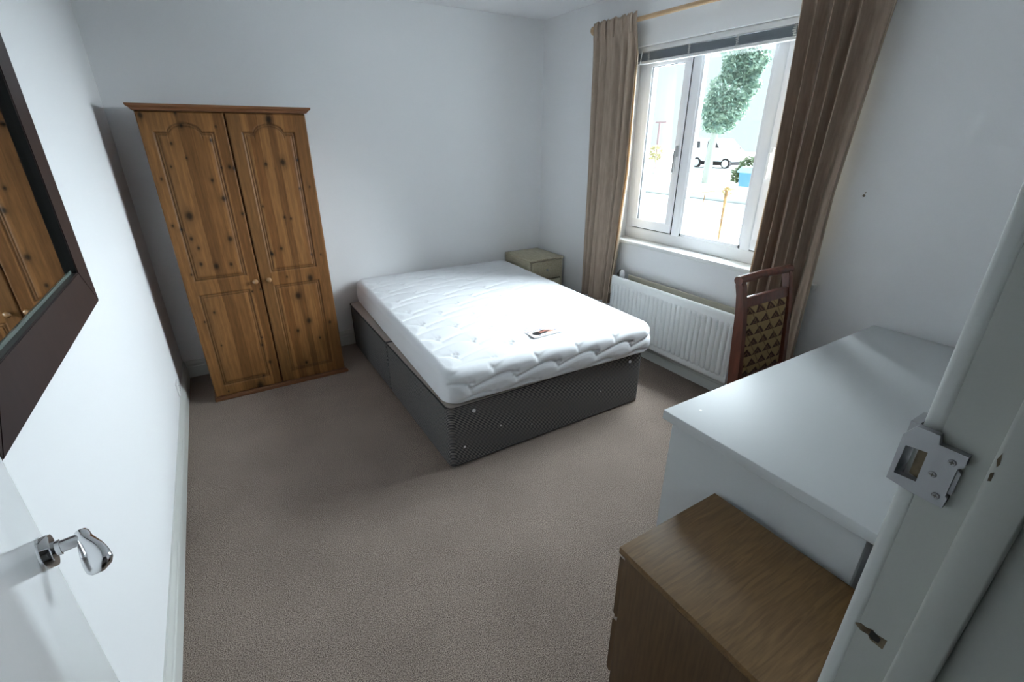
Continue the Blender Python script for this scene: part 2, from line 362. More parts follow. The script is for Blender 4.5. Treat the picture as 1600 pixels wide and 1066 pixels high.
# ------------------------------------------------------------------ window
fx0, fx1 = 2.725, 2.785
win = thing('window_1', '', ''); del win['label'], win['category']; struct(win); win.location = (fx0, 1.98, WZ0)
bm = bmesh.new()
box(bm, fx0, fx1, WY0, WY1, .865, .945, bev=.004); box(bm, fx0, fx1, WY0, WY1, 2.07, WZ1, bev=.004)
box(bm, fx0+.0006, fx1-.0006, WY0, WY0+.06, .943, 2.072, bev=.001); box(bm, fx0+.0006, fx1-.0006, WY1-.06, WY1, .943, 2.072, bev=.001)
obj('window_frame', bm, M['upvc'], win, smooth=True, ang=50)
for y0, y1 in ((1.665, 1.730), (2.205, 2.270)):
    bobj('mullion', M['upvc'], win, fx0-.002, fx1, y0, y1, .94, 2.075, bev=.004)
def sash(y0, y1):
    bm = bmesh.new(); x0, x1, t = fx0-.012, fx1-.01, .052
    box(bm, x0, x1, y0, y1, .952, .952+t+.012, bev=.004); box(bm, x0, x1, y0, y1, 2.066-t, 2.066, bev=.004)
    box(bm, x0+.0006, x1-.0006, y0+.0004, y0+t, 1.013, 2.017, bev=.001); box(bm, x0+.0006, x1-.0006, y1-t, y1-.0004, 1.013, 2.017, bev=.001)
    s = obj('window_sash', bm, M['upvc'], win, smooth=True, ang=50)
    bm = bmesh.new(); g = .0035
    for a in ((y0-g, y1+g, .9475, .952), (y0-g, y1+g, 2.066, 2.0695), (y0-g, y0, .9475, 2.0695), (y1, y1+g, .9475, 2.0695)):
        box(bm, fx0-.003, fx0+.02, *a)
    obj('gasket', bm, M['gasket'], s)
    bm = bmesh.new(); g = .0025; a0, a1, b0, b1 = y0+t, y1-t, .952+t+.012, 2.066-t
    for a in ((a0, a1, b0, b0+g), (a0, a1, b1-g, b1), (a0, a0+g, b0, b1), (a1-g, a1, b0, b1)): box(bm, x0+.006, x0+.02, *a)
    obj('glazing_seal', bm, M['gasket'], s)
    bobj('window_pane', M['glass'], s, fx0+.02, fx0+.024, a0, a1, b0, b1)
    return s
s1 = sash(2.274, 2.651); s2 = sash(1.304, 1.661)
mp = bobj('fixed_window_pane', M['glass'], win, fx0+.02, fx0+.024, 1.73, 2.205, .945, 2.07)
bm = bmesh.new()
for a in ((1.73, 2.205, .945, .965), (1.73, 2.205, 2.05, 2.07), (1.73, 1.748, .945, 2.07), (2.187, 2.205, .945, 2.07)): box(bm, fx0+.002, fx0+.02, *a, bev=.002)
obj('glazing_bead', bm, M['upvc'], win, smooth=True, ang=50)
def whandle(y, m, s):
    bm = bmesh.new(); box(bm, fx0-.024, fx0-.012, y-.012, y+.012, 1.46, 1.53, bev=.004)
    box(bm, fx0-.042, fx0-.026, y-.009, y+.009, 1.36, 1.50, bev=.005); cyl(bm, (fx0-.026, y, 1.495), (fx0-.012, y, 1.495), .009)
    return obj('sash_handle', bm, m, s, smooth=True, ang=50)
whandle(2.298, M['steel'], s1); whandle(1.635, M['upvc'], s2)
sill = obj('window_sill', box(bmesh.new(), XR-.032, fx0+.01, WY0-.05, WY1+.03, .838, .866, bev=.006, seg=3), M['gloss'], win, smooth=True, ang=60)
# boxed sill ends stay inside the reveal: trim the part behind the wall face by the wall itself

# venetian blind pulled up into the head of the opening
bl = thing('venetian_blind', 'grey venetian blind raised to the top of the window', 'blind', (2.67, 1.98, 2.13))
bobj('headrail', M['plastic'], bl, 2.655, 2.693, WY0+.01, WY1-.01, 2.098, 2.1285, bev=.003)
bm = bmesh.new()
for i in range(17):
    z = 2.0485+i*.0027
    x0, x1 = 2.6595+.0008*math.sin(i*1.7), 2.6865+.0008*math.sin(i*1.7)
    A = [bm.verts.new(p) for p in ((x0, WY0+.015, z), (x1, WY0+.015, z), (x1, WY1-.015, z), (x0, WY1-.015, z))]
    B = [bm.verts.new(v.co+Vector((0, 0, .0012))) for v in A]
    bm.faces.new(A[::-1]); bm.faces.new(B)
    for k in range(4): bm.faces.new((A[k], A[(k+1) % 4], B[(k+1) % 4], B[k]))
sl = obj('slats', bm, M['blind'], bl); sl['kind'] = 'stuff'
bobj('bottom_rail', M['plastic'], bl, 2.657, 2.690, WY0+.013, WY1-.013, 2.030, 2.0465, bev=.003)
for y in (2.582, 2.26, 1.935, 1.613, 1.30):
    bm = bmesh.new()
    box(bm, 2.6545, 2.6558, y-.0035, y-.0015, 2.035, 2.100); box(bm, 2.6545, 2.6558, y+.0025, y+.0045, 2.035, 2.100)
    for k in range(5):
        r = random.uniform(-.007, .007); box(bm, 2.652, 2.6555, y-.008+r*.6, y+.009+r*.6, 2.050+k*.010, 2.0535+k*.010)
    obj('ladder_cord', bm, M['tape'], bl)
bm = bmesh.new(); cyl(bm, (2.650, 2.64, 2.11), (2.650, 2.652, 2.03), .003, n=8); obj('tilt_wand', bm, M['plastic'], bl)

# ------------------------------------------------------------------ curtain pole, rings and curtains
rz, rx = 2.268, 2.55
pole = thing('curtain_pole', 'pale wooden curtain pole above the window', 'curtain pole', (rx, 2.05, rz))
bm = bmesh.new(); cyl(bm, (rx, 1.06, rz), (rx, 3.02, rz), .0135, n=20); obj('rod', bm, M['rod'], pole, smooth=True)
for y, s in ((3.02, 1), (1.06, -1)):
    bm = bmesh.new(); sweep(bm, [(rx, y-.004*s, rz), (rx, y, rz), (rx, y+.006*s, rz), (rx, y+.016*s, rz), (rx, y+.026*s, rz), (rx, y+.032*s, rz)], [.015, .022, .026, .0275, .02, .006], n=20)
    obj('finial', bm, M['rod'], pole, smooth=True, ang=60)
for y in (2.985, 1.10):
    bm = bmesh.new(); cyl(bm, (rx, y, rz-.004), (XR, y, rz-.004), .010, n=12); cyl(bm, (XR-.012, y, rz-.004), (XR-.0005, y, rz-.004), .028, n=20)
    obj('bracket', bm, M['rod'], pole, smooth=True)

def curtain(name, label, yt0, yt1, yb0, yb1, ym0, ym1, zb, nf, seed, amp):
    """y0 = window-side edge, y1 = outer edge; at top (t), middle (m) and bottom (b)"""
    r = np.random.default_rng(seed); nu, nv = 260, 90
    t = np.linspace(0, 1, nu); v = np.linspace(0, 1, nv)      # v 0 top .. 1 bottom
    warp = t+.030*np.sin(2*PI*t*2+seed)+.05*np.sin(2*PI*t*1+seed*2)+.014*np.sin(2*PI*t*5.3+seed*5)
    ph = 2*PI*nf*warp; drift = r.uniform(-1, 1, 3); top = rz+.035
    P = np.zeros((nv, nu, 3))
    for j, vv in enumerate(v):
        z = top+(zb-top)*vv
        if vv < .5: k = vv/.5; y0 = yt0+(ym0-yt0)*k; y1 = yt1+(ym1-yt1)*k
        else: k = (vv-.5)/.5; y0 = ym0+(yb0-ym0)*k; y1 = ym1+(yb1-ym1)*k
        g = np.clip((vv-.02)/.10, 0, 1); g = g*g*(3-2*g)
        w1 = np.sin(ph+1.5*vv*np.sin(2*PI*t*1.5+seed+vv*1.5)+.5*vv*drift[0]); w2 = np.sin(ph*2.1+seed+1.2*vv)
        head = .35*np.sin(ph*2+1)+.65*np.sin(ph*1.0)
        prof = amp*((1-g)*.30*head+g*(w1*.9+.12*w2*(1-.4*vv)))
        x = rx-.006+prof-.030*(1-g)
        # cloth hangs off the front of the pole in the heading
        y = y0+(y1-y0)*t+g*.35*amp*np.cos(ph)*.5
        zz = np.full(nu, z)+(vv > .97)*(.010*np.sin(ph*.5+seed))+(.006*np.sin(ph*2.+1) if vv < .02 else 0)
        P[j, :, 0] = x; P[j, :, 1] = y; P[j, :, 2] = zz
    T = thing(name, label, 'curtain', (rx, (yt0+yt1)/2, zb), 'pair of taupe curtains')
    del T['group']
    o = grid_mesh('cloth', P, M['curtain'], T); md = o.modifiers.new('thickness', 'SOLIDIFY'); md.thickness = .003; md.offset = 0
    # lining: behind (towards the window), a little wider on the window side
    Q = P[3:-4, :, :].copy(); Q[:, :, 0] += .012; s = 1 if yt1 > yt0 else -1
    sh = np.interp(np.linspace(0, 1, Q.shape[0]), [0, .35, .75, 1], [-.004, .012, .018, .008])
    Q[:, :, 1] -= s*(sh[:, None])*np.clip(1-t*12, 0, 1)[None, :]
    o2 = grid_mesh('lining', Q, M['lining'], T); md = o2.modifiers.new('thickness', 'SOLIDIFY'); md.thickness = .0015; md.offset = 0
    # stitched pinch pleats in the heading
    for i in range(nf):
        tt = (i+.5)/nf; yy = yt0+(yt1-yt0)*tt
        bm = bmesh.new(); sweep(bm, [(rx-amp*.35-.014, yy+(k-1)*.008, rz+.028) if 0 else (rx-.030-abs(k-1)*-.004, yy+(k-1)*.006, rz+.024-.012*abs(k-1)) for k in range(3)], [.004]*3, n=8)
        bm.clear()
        sweep(bm, [(rx-.040, yy, rz+.030), (rx-.046, yy+.003, rz+.006), (rx-.045, yy-.002, rz-.030), (rx-.038, yy+.001, rz-.075)], [(.006, .007), (.010, .009), (.011, .008), (.004, .004)], n=10, flat=(0, 1, 0))
        obj('pinch_pleat', bm, M['curtain'], T, smooth=True, ang=80)
    return T
curtain('curtain', 'narrow taupe curtain left of the window, by the bedside table', 2.585, 2.985, 2.625, 2.975, 2.565, 2.965, .36, 5, 3, .032)
curtain('curtain', 'broad taupe curtain right of the window, behind the chair', 1.525, 1.115, 1.50, 1.165, 1.49, 1.175, .36, 5, 5, .042)

# ------------------------------------------------------------------ radiator
rd = thing('radiator', 'white double panel radiator on the wall under the window', 'radiator', (2.55, 2.04, .15))
ry0, ry1, rz0, rz1 = 1.505, 2.575, .165, .602
nr, sub = 27, 10
yy = np.linspace(ry0, ry1, nr*sub+1); zz = np.concatenate([[rz0, rz0+.003], np.linspace(rz0+.006, rz1-.006, 60), [rz1-.003, rz1]])
def radpanel(x, sgn, m, name, y0s, rz1=rz1):
    P = np.zeros((len(zz), len(yy), 3)); U = (yy-ry0)/(ry1-ry0)*nr
    rib = np.clip((np.cos(2*PI*U)+.25)*2.2, -1, 1)*.5+.5        # 1 = groove
    vz = np.clip((zz-(rz0+.035))/.018, 0, 1)*np.clip((rz1-.045-zz)/.018, 0, 1); vz = vz*vz*(3-2*vz)
    end = np.clip(np.minimum(U-.4, nr-.4-U)*4, 0, 1)
    d = (vz[:, None]*(1-rib)[None, :]*end[None, :])*.009
    edge = np.zeros(len(zz)); edge[0] = edge[-1] = -.006; edge[1] = edge[-2] = -.002
    P[:, :, 0] = x+sgn*(d+edge[:, None]); P[:, :, 1] = yy[None, :]; P[:, :, 2] = zz[:, None]
    P[-1, :, 2] = rz1; 
    o = grid_mesh(name, P, m, rd); md = o.modifiers.new('thickness', 'SOLIDIFY'); md.thickness = .014; md.offset = -1 if sgn < 0 else 1
    return o
radpanel(2.502, -1, M['rad'], 'front_panel', 0)
bobj('back_panel', M['rad_old'], rd, 2.594, 2.612, ry0, ry1-.06, rz0, .614, bev=.006, seg=3)
bm = bmesh.new(); ys = np.linspace(ry0+.02, ry1-.06, 80); 
for i, y in enumerate(ys): box(bm, 2.518, 2.585, y-.0006, y+.0006, rz0+.03, .562)
fin = obj('convector_fins', bm, M['rad'], rd); fin['kind'] = 'stuff'
for y in (ry0+.12, ry1-.15):
    bm = bmesh.new(); cyl(bm, (2.604, y, .40), (XR-.0005, y, .40), .012); obj('wall_bracket', bm, M['rad'], rd)
bm = bmesh.new(); sweep(bm, [(2.555, 2.592, .20), (2.555, 2.592, .12), (2.560, 2.592, 0)], [.008, .008, .008]); obj('pipe', bm, M['rad_old'], rd, smooth=True)
bm = bmesh.new(); sweep(bm, [(2.555, 2.535, .585), (2.555, 2.535, .610), (2.552, 2.535, .640), (2.552, 2.535, .652)], [.011, .019, .018, .010], n=14)
obj('valve_cap', bm, M['plastic'], rd, smooth=True, ang=50)
bm = bmesh.new(); sweep(bm, [(2.560, 2.575, .560), (2.556, 2.582, .615), (2.555, 2.560, .642), (2.553, 2.540, .622)], [.009]*4, n=12); obj('bleed_pipe', bm, M['dark_metal'], rd, smooth=True, ang=60)

# ------------------------------------------------------------------ wardrobe
WX0, WX1, WF = -.243, .572, 3.257
wd = thing('wardrobe', 'knotty pine double wardrobe against the back wall', 'wardrobe', ((WX0+WX1)/2, 3.5, 0))
bm = bmesh.new()
box(bm, WX0+.002, WX0+.020, WF+.022, YB-.022, .028, 1.705); box(bm, WX1-.020, WX1-.002, WF+.022, YB-.022, .028, 1.705)
box(bm, WX0+.020, WX1-.020, WF+.022, YB-.022, .040, .058); box(bm, WX0+.020, WX1-.020, WF+.022, YB-.022, 1.687, 1.705)
box(bm, WX0+.020, WX1-.020, YB-.030, YB-.022, .058, 1.687); obj('carcass', bm, M['pine2'], wd)
bm = bmesh.new()
cp = [(0, 1.706), (.010, 1.709), (.016, 1.718), (.029, 1.727), (.031, 1.738), (0, 1.738)]
# cornice: moulded band around front and sides
pts = []
for off, z in cp[1:-1]:
    pts.append([(WX0-off, YB-.01, z), (WX0-off, WF-off, z), (WX1+off, WF-off, z), (WX1+off, YB-.01, z)])
inn = [[(WX0+.004, YB-.01, z), (WX0+.004, WF+.004, z), (WX1-.004, WF+.004, z), (WX1-.004, YB-.01, z)] for z in (1.706, 1.738)]
loops = [inn[0]]+pts+[inn[1]]
LV = [[bm.verts.new(p) for p in lp] for lp in loops]
for a in range(len(LV)):
    b = (a+1) % len(LV)
    for k in range(3): bm.faces.new((LV[a][k], LV[a][k+1], LV[b][k+1], LV[b][k]))
bm.faces.new([l[0] for l in LV]); bm.faces.new([l[3] for l in LV][::-1])
box(bm, WX0+.003, WX1-.003, WF+.003, YB-.011, 1.7055, 1.712)
obj('cornice', bm, M['pine2'], wd)
bm = bmesh.new(); box(bm, WX0-.010, WX1+.022, WF-.008, WF+.018, 0, .020, bev=.004); box(bm, WX0-.004, WX1+.012, WF-.003, WF+.020, .0195, .0275, bev=.003)
box(bm, WX0-.008, WX0+.012, WF+.018, YB-.03, 0, .026); box(bm, WX1-.012, WX1+.010, WF+.018, YB-.03, 0, .026)
obj('plinth', bm, M['pine2'], wd, smooth=True, ang=50)
KN = [(-0.22, 1.683), (-0.069, 1.698), (-0.057, 1.636), (0.102, 1.633), (0.064, 1.565), (-0.121, 1.549), (-0.069, 1.476), (-0.149, 1.434), (0.084, 1.423), (0.125, 1.425), (0.146, 1.417), (-0.207, 1.373), (0.025, 1.357), (0.059, 1.256), (-0.126, 1.172), (0.137, 1.165), (-0.216, 1.125), (-0.18, 1.101), (0.045, 1.027), (0.154, 0.988), (-0.123, 0.99), (-0.146, 1.047), (0.372, 1.672), (0.314, 1.435), (0.406, 1.444), (0.49, 1.453), (0.475, 1.29), (0.252, 1.199), (0.395, 1.116), (0.36, 1.126), (0.252, 0.91), (0.308, 0.939), (0.534, 1.297), (-0.132, 0.897), (-0.059, 0.875), (0.018, 0.877), (-0.132, 0.596), (-0.192, 0.546), (-0.193, 0.842), (0.096, 0.693), (0.144, 0.699), (-0.14, 0.377), (0.091, 0.381), (0.082, 0.327), (0.105, 0.2), (0.052, 0.11), (0.017, 0.046), (-0.168, 0.055), (0.309, 0.756), (0.445, 0.728), (0.352, 0.621), (0.522, 0.401), (0.39, 0.438), (0.311, 0.381), (0.44, 0.301), (0.325, 0.14), (0.479, 0.88), (0.534, 0.874), (0.248, 0.914)]
BIG = {(-0.126, 1.172): 1.9, (-0.146, 1.047): .9, (0.445, 0.728): 1.7, (0.352, 0.621): 1.8, (0.406, 1.444): 1.5, (0.017, 0.046): 2.2, (0.39, 0.438): 1.5, (0.045, 1.027): 1.3, (-0.22, 1.683): 1.2, (0.372, 1.672): 1.6, (-0.059, 0.875): 1.3, (0.059, 1.256): 1.2}
def wdoor(x0, x1, seed, staves):
    z0, z1 = .030, 1.703; dx = .0026; nu = int((x1-x0)/dx); nv = int((z1-z0)/.003)
    u = np.linspace(x0, x1, nu); z = np.linspace(z0, z1, nv); U, Z = np.meshgrid(u, z); cx = (x0+x1)/2-.004
    h = np.zeros_like(U)
    def groove(d):      # d>0 inside the panel
        g = -.0045*np.exp(-((d-.004)/.004)**2)-.0030*np.exp(-((d-.017)/.0035)**2)
        g += np.where((d > .006) & (d < .034), -.0022*(1-(d-.006)/.028), 0)
        return np.where(d > -.010, g, 0)
    for (zb, zt, arch) in ((.797, 1.607, True), (.100, .710, False)):
        hw = .137; T = np.full_like(U, zt)
        if arch:
            a = np.abs(U-cx); R = .080
            arc = zt-.005+.050*np.sqrt(np.clip(1-(a/R)**2, 0, 1)); notch = np.where((a > .085) & (a < .098), -.004, 0)
            T = np.where(a < R, arc, zt)+notch*0
            slope = np.where(a < R, 1/np.sqrt(1+(.5*a/R/np.sqrt(np.clip(1-(a/R)**2, .08, 1)))**2), 1)
        else: slope = 1
        d = np.minimum(np.minimum(U-(cx-hw), (cx+hw)-U), np.minimum(Z-zb, (T-Z)*slope))
        h += groove(d)
    # rounded door edges
    ed = np.minimum(np.minimum(U-x0, x1-U), np.minimum(Z-z0, z1-Z)); h += -.006*np.clip(1-ed/.007, 0, 1)**2
    # colour: glued staves, grain around knots
    r = np.random.default_rng(seed); base = L3(130, 90, 51); col = np.ones(U.shape+(3,))*base
    w = U+.004*np.sin(Z*2.3+seed)+.002*np.sin(Z*7+seed*3)
    b = np.array(staves); k = np.searchsorted(b, w); tones = r.uniform(.64, 1.15, len(b)+1)
    red = r.uniform(.90, 1.02, len(b)+1)
    for q, (tt, rr) in SPEC.get(seed, {}).items(): tones[q] = tt; red[q] = rr
    # staves are cut between short lengths too: change the tone a little along the height
    col *= tones[k][..., None]; col[..., 1] *= red[k]; col[..., 2] *= red[k]**2
    col *= (1+.07*np.sin(w*210+3*np.sin(Z*1.7+k)+k*9))[..., None]
    for (kx, kz) in KN:
        if not (x0-.02 < kx < x1+.02): continue
        s = BIG.get((kx, kz), .45+.5*((kx*977+kz*331) % 1))*.0092; rr = np.sqrt(((U-kx)/s)**2+((Z-kz)/(s*1.35))**2)
        core = np.clip(1.5-rr, 0, 1); halo = np.exp(-((rr-1.6)/.9)**2)*.16
        col *= (1-core*.86)[..., None]; col *= (1-halo)[..., None]*np.ones(3)
        tail = np.exp(-((U-kx)/(s*.8))**2)*np.exp(-np.abs(Z-kz)/(s*5))*.22; col *= (1-tail)[..., None]
    col *= np.clip(1+h/.0045*.38*(ed > .008), .55, 1)[..., None]      # darker with depth in the routed grooves
    P = np.stack([U, WF-h*1.3, Z], -1)
    # wrap the edges back to the carcass
    def ring(P, ax, side):
        if ax == 'u': e = P[:, 0 if side == 0 else -1, :].copy()
        else: e = P[0 if side == 0 else -1, :, :].copy()
        return e
    back = .020
    l = P[:, :1, :].copy(); l[..., 1] = WF+back; rg = P[:, -1:, :].copy(); rg[..., 1] = WF+back
    P = np.concatenate([l, P, rg], 1); col = np.concatenate([col[:, :1], col, col[:, -1:]], 1)
    tp = P[-1:, :, :].copy(); tp[..., 1] = WF+back; bt = P[:1, :, :].copy(); bt[..., 1] = WF+back
    P = np.concatenate([bt, P, tp], 0); col = np.concatenate([col[:1], col, col[-1:]], 0)
    return grid_mesh('door', P, M['pine'], wd, np.clip(col, 0, 1))
SPEC = {11: {0: (.95, 1.0), 2: (1.0, 1.0), 4: (.86, .97)}, 12: {4: (.66, .92), 3: (1.04, 1.0), 5: (1.05, 1.0), 6: (.85, .93)}}
dl = wdoor(WX0, .1515, 11, [-.187, -.128, -.070, -.012, .050, .100])
dr2 = wdoor(.1565, WX1, 12, [.225, .262, .310, .360, .398, .450, .510])
def knob(x, par):
    z = .757; bm = bmesh.new()
    sweep(bm, [(x, WF+.001, z), (x, WF-.006, z), (x, WF-.012, z), (x, WF-.018, z), (x, WF-.026, z), (x, WF-.031, z), (x, WF-.033, z)], [.010, .007, .008, .015, .0165, .011, .002], n=20)
    obj('knob', bm, M['pine_knob'], par, smooth=True, ang=80)
M['pine_knob'] = mat('lacquered_knob', lin(150, 112, 74), .18, coat=.6)
knob(.124, dl); knob(.200, dr2)

# ------------------------------------------------------------------ bed bases and mattress
def divan(y0, y1, label):
    t = thing('divan_base', label, 'bed base', (1.44, (y0+y1)/2, 0), 'two halves of the divan'); del t['group']
    x0, x1, h = .765, 2.100, .362
    def rr(off, z, n=8, r=.035):
        pts = []
        for cx, cy, a0 in ((x1-r, y1-r if y1 > 3 else y1-.006, 0), (x0+r, y1-r if y1 > 3 else y1-.006, 90), (x0+r, y0+r if y0 < 2 else y0+.006, 180), (x1-r, y0+r if y0 < 2 else y0+.006, 270)):
            ry = r if (cy in (y1-r, y0+r)) else .006
            for k in range(n+1):
                a = math.radians(a0+90*k/n); pts.append((cx+(r+off)*math.cos(a), cy+(ry+off)*math.sin(a), z))
        return pts
    bm = bmesh.new(); rings = [rr(0, .012), rr(0, .02), rr(.0015, .18), rr(0, h-.006)]
    R_ = [[bm.verts.new(p) for p in r] for r in rings]
    for A, B in zip(R_, R_[1:]):
        for i in range(len(A)): bm.faces.new((A[i], A[(i+1) % len(A)], B[(i+1) % len(A)], B[i]))
    bm.faces.new(R_[0][::-1]); bm.faces.new(R_[-1])
    obj('striped_side', bm, M['stripe'], t, smooth=True)
    bm = bmesh.new(); R_ = [[bm.verts.new(p) for p in r] for r in (rr(-.004, h-.006), rr(-.006, h), rr(-.03, h+.001))]
    for A, B in zip(R_, R_[1:]):
        for i in range(len(A)): bm.faces.new((A[i], A[(i+1) % len(A)], B[(i+1) % len(A)], B[i]))
    bm.faces.new(R_[-1]); obj('platform_top', bm, M['platform'], t, smooth=True)
    bm = bmesh.new(); q = rr(.001, h-.004); 
    for i in range(len(q)):
        a, b = Vector(q[i]), Vector(q[(i+1) % len(q)])
        if (a-b).length > 1e-4: cyl(bm, a, b, .0035, n=8)
    obj('piping', bm, M['piping'], t, smooth=True)
    for cx in (x0+.1, x1-.1):
        for cy in (y0+.1, y1-.1):
            bm = bmesh.new(); cyl(bm, (cx, cy, 0), (cx, cy, .014), .022); obj('glide', bm, M['piping'], t)
    return t
t1 = divan(1.835, 2.788, 'foot half of the dark striped divan base')
t2 = divan(2.802, 3.725, 'head half of the dark striped divan base beside the wardrobe')
for (x, z) in ((.905, .312), (1.985, .312)):
    bm = bmesh.new(); cyl(bm, (x, 1.8345, z), (x, 1.829, z), .010, .008, n=18); cyl(bm, (x, 1.829, z), (x, 1.8265, z), .004, n=10)
    obj('button', bm, M['plastic'], t1, smooth=True)
for (x, z, s) in ((.845, .115, .006), (1.06, .17, .0045), (1.26, .11, .003), (1.76, .17, .003)):
    bm = bmesh.new(); cyl(bm, (x, 1.8345, z), (x, 1.8315, z), s, n=12); obj('stud', bm, M['plastic'], t1, smooth=True)

mt = thing('mattress', 'white quilted double mattress lying slightly askew on the divan', 'mattress', (1.475, 2.765, .364))
ML, MW, MH = 1.905, 1.365, .182
def seam_h(a, b):
    """quilting valleys: scalloped clouds in rows with a small star at each cusp; a runs along the rows"""
    pu, pv = .262, .078
    best = np.full(a.shape, 9.)
    for row in (-1, 0, 1):
        j = np.floor(b/pv)+row; off = np.where(np.mod(j, 2) == 0, 0, pu*.5)
        x = np.mod(a-off, pu)/pu; sag = .066*np.clip(x, 0, 1)**.75*np.clip(1-x**7, 0, 1)**.6
        yv = j*pv+sag; sl = 1+1.8*x**9+1.2*(1-x)**9
        best = np.minimum(best, np.abs(b-yv)/sl)
        # star: three short strokes above each cusp
        for ang in (0, 60, 120):
            ca, sa = math.cos(math.radians(ang)), math.sin(math.radians(ang))
            xa = (np.mod(a-off+pu/2, pu)-pu/2); yb = b-j*pv-.026
            for o in (-.010,):
                dd = np.abs(xa*sa-yb*ca-o); ll = np.abs(xa*ca+yb*sa)
                best = np.where(ll < .017, np.minimum(best, dd), best)
    return best
# border follows a rounded rectangle; the surface is one closed grid: side bottom -> top edge -> top centre
def mpoint(s_side, z):  pass
rc = .085
step = .0075
def perim(off):
    pts = []; nrm = []; hw, hl = MW/2, ML/2
    segs = [((hw, -hl+rc), (hw, hl-rc), (1, 0)), ('c', hw-rc, hl-rc, 0), ((hw-rc, hl), (-hw+rc, hl), (0, 1)), ('c', -hw+rc, hl-rc, 90), ((-hw, hl-rc), (-hw, -hl+rc), (-1, 0)), ('c', -hw+rc, -hl+rc, 180), ((-hw+rc, -hl), (hw-rc, -hl), (0, -1)), ('c', hw-rc, -hl+rc, 270)]
    for s in segs:
        if s[0] == 'c':
            n = 16
            for k in range(n):
                a = math.radians(s[3]+90*k/n); nrm.append((math.cos(a), math.sin(a))); pts.append((s[1]+rc*math.cos(a), s[2]+rc*math.sin(a)))
        else:
            L = math.dist(s[0], s[1]); n = int(L/step)
            for k in range(n): pts.append((s[0][0]+(s[1][0]-s[0][0])*k/n, s[0][1]+(s[1][1]-s[0][1])*k/n)); nrm.append(s[2])
    return np.array(pts), np.array(nrm)
pp, pn = perim(0); N = len(pp)
arc = np.concatenate([[0], np.cumsum(np.hypot(*np.diff(pp, axis=0).T))])
er = .045
prof = []           # (inset, z)
for z in np.arange(.000, .020, .005): prof.append((.016*(1-z/.02)**2, z))
for z in np.arange(.02, MH-er, .006): prof.append((0, z))
for k in range(1, 11): a = PI/2*k/10; prof.append((er*(1-math.cos(a)), MH-er+er*math.sin(a)))
rows = []
for ins, z in prof:
    q = pp-pn*ins; h = seam_h(arc, np.full(N, z*.98+.012)); v = -.0085*np.exp(-(h/.0050)**2)+.0065*np.clip(h/.028, 0, 1)
    v *= np.clip((z-.01)/.02, 0, 1)*(1 if z < MH-er else max(0, 1-(z-(MH-er))/er*.6))
    bul = .006*math.sin(PI*min(1, z/(MH-er)))
    # the border on the long sides is plain and unquilted
    plain = (np.abs(pn[:, 0]) > .75)
    v = np.where(plain, 0, v)
    a = np.stack([q[:, 0]+pn[:, 0]*(v+bul), q[:, 1]+pn[:, 1]*(v+bul), np.full(N, z)], -1); rows.append(a)
side = grid_mesh('quilted_border', np.stack(rows), M['mattress'], mt, close_u=True)
# top panel: grid clipped to the rounded rectangle, meeting the border inset er
hw, hl = MW/2-er, ML/2-er
gx = np.linspace(-hw, hw, int(2*hw/.0062)); gy = np.linspace(-hl, hl, int(2*hl/.0062)); GX, GY = np.meshgrid(gx, gy)
r2 = rc-er
# squeeze the corners round
ax, ay = np.clip((np.abs(GX)-(hw-r2))/r2, 0, 1), np.clip((np.abs(GY)-(hl-r2))/r2, 0, 1)
dx_ = ax*np.sqrt(1-ay**2/2); dy_ = ay*np.sqrt(1-ax**2/2)
PX = np.sign(GX)*np.where(np.abs(GX) > hw-r2, hw-r2+r2*dx_, np.abs(GX)); PY = np.sign(GY)*np.where(np.abs(GY) > hl-r2, hl-r2+r2*dy_, np.abs(GY))
h = seam_h(PX*.8+.05, (PY+ML/2)*.62); edge = np.minimum(hw-np.abs(PX), hl-np.abs(PY))
PZ = MH+(-.0035*np.exp(-(h/.006)**2)+.0035*np.clip(h/.03, 0, 1))*np.clip(edge/.03, 0, 1)+.006*np.clip(edge/.25, 0, 1)-.0005
top = grid_mesh('quilted_top', np.stack([PX, PY, PZ], -1), M['mattress'], mt)
# printed label stitched on the top at the foot
lw, lh = .20, .105; nu, nv = 90, 46
u, v = np.meshgrid(np.linspace(0, 1, nu), np.linspace(0, 1, nv)); col = np.ones(u.shape+(3,))*.80
def blob(cx, cy, rx_, ry_, c, ang=0):
    ca, sa = math.cos(ang), math.sin(ang); du, dv = (u-cx), (v-cy)
    m_ = ((du*ca+dv*sa)/rx_)**2+((-du*sa+dv*ca)/ry_)**2 < 1; col[m_] = c
blob(.52, .52, .24, .16, L3(206, 150, 130)); blob(.70, .42, .16, .10, L3(206, 156, 136)); blob(.60, .62, .14, .07, L3(190, 120, 104)); blob(.36, .50, .14, .20, L3(176, 118, 98))
blob(.24, .47, .13, .24, L3(24, 18, 18)); blob(.40, .38, .20, .08, L3(30, 22, 22)); blob(.60, .50, .16, .04, L3(40, 28, 28)); blob(.52, .70, .10, .06, L3(60, 40, 38))
for (a, b, y0_, y1_) in ((.06, .13, .86, .92), (.16, .22, .84, .93), (.25, .36, .86, .91), (.39, .44, .84, .93), (.48, .60, .86, .92), (.64, .70, .85, .92), (.20, .26, .12, .18), (.29, .37, .12, .18), (.40, .44, .12, .17), (.84, .96, .42, .48), (.86, .94, .60, .64)):
    col[(u > a) & (u < b) & (v > y0_) & (v < y1_)] = L3(96, 92, 130)
P = np.stack([(u-.5)*lw, (v-.5)*lh, np.full(u.shape, 0.)], -1); ca, sa = math.cos(.06), math.sin(.06)
P = np.stack([P[..., 0]*ca-P[..., 1]*sa, P[..., 0]*sa+P[..., 1]*ca, P[..., 2]], -1)
P += np.array([.010, -.765+.02, MH+.0099])
grid_mesh('label', P, M['label'], mt, col)
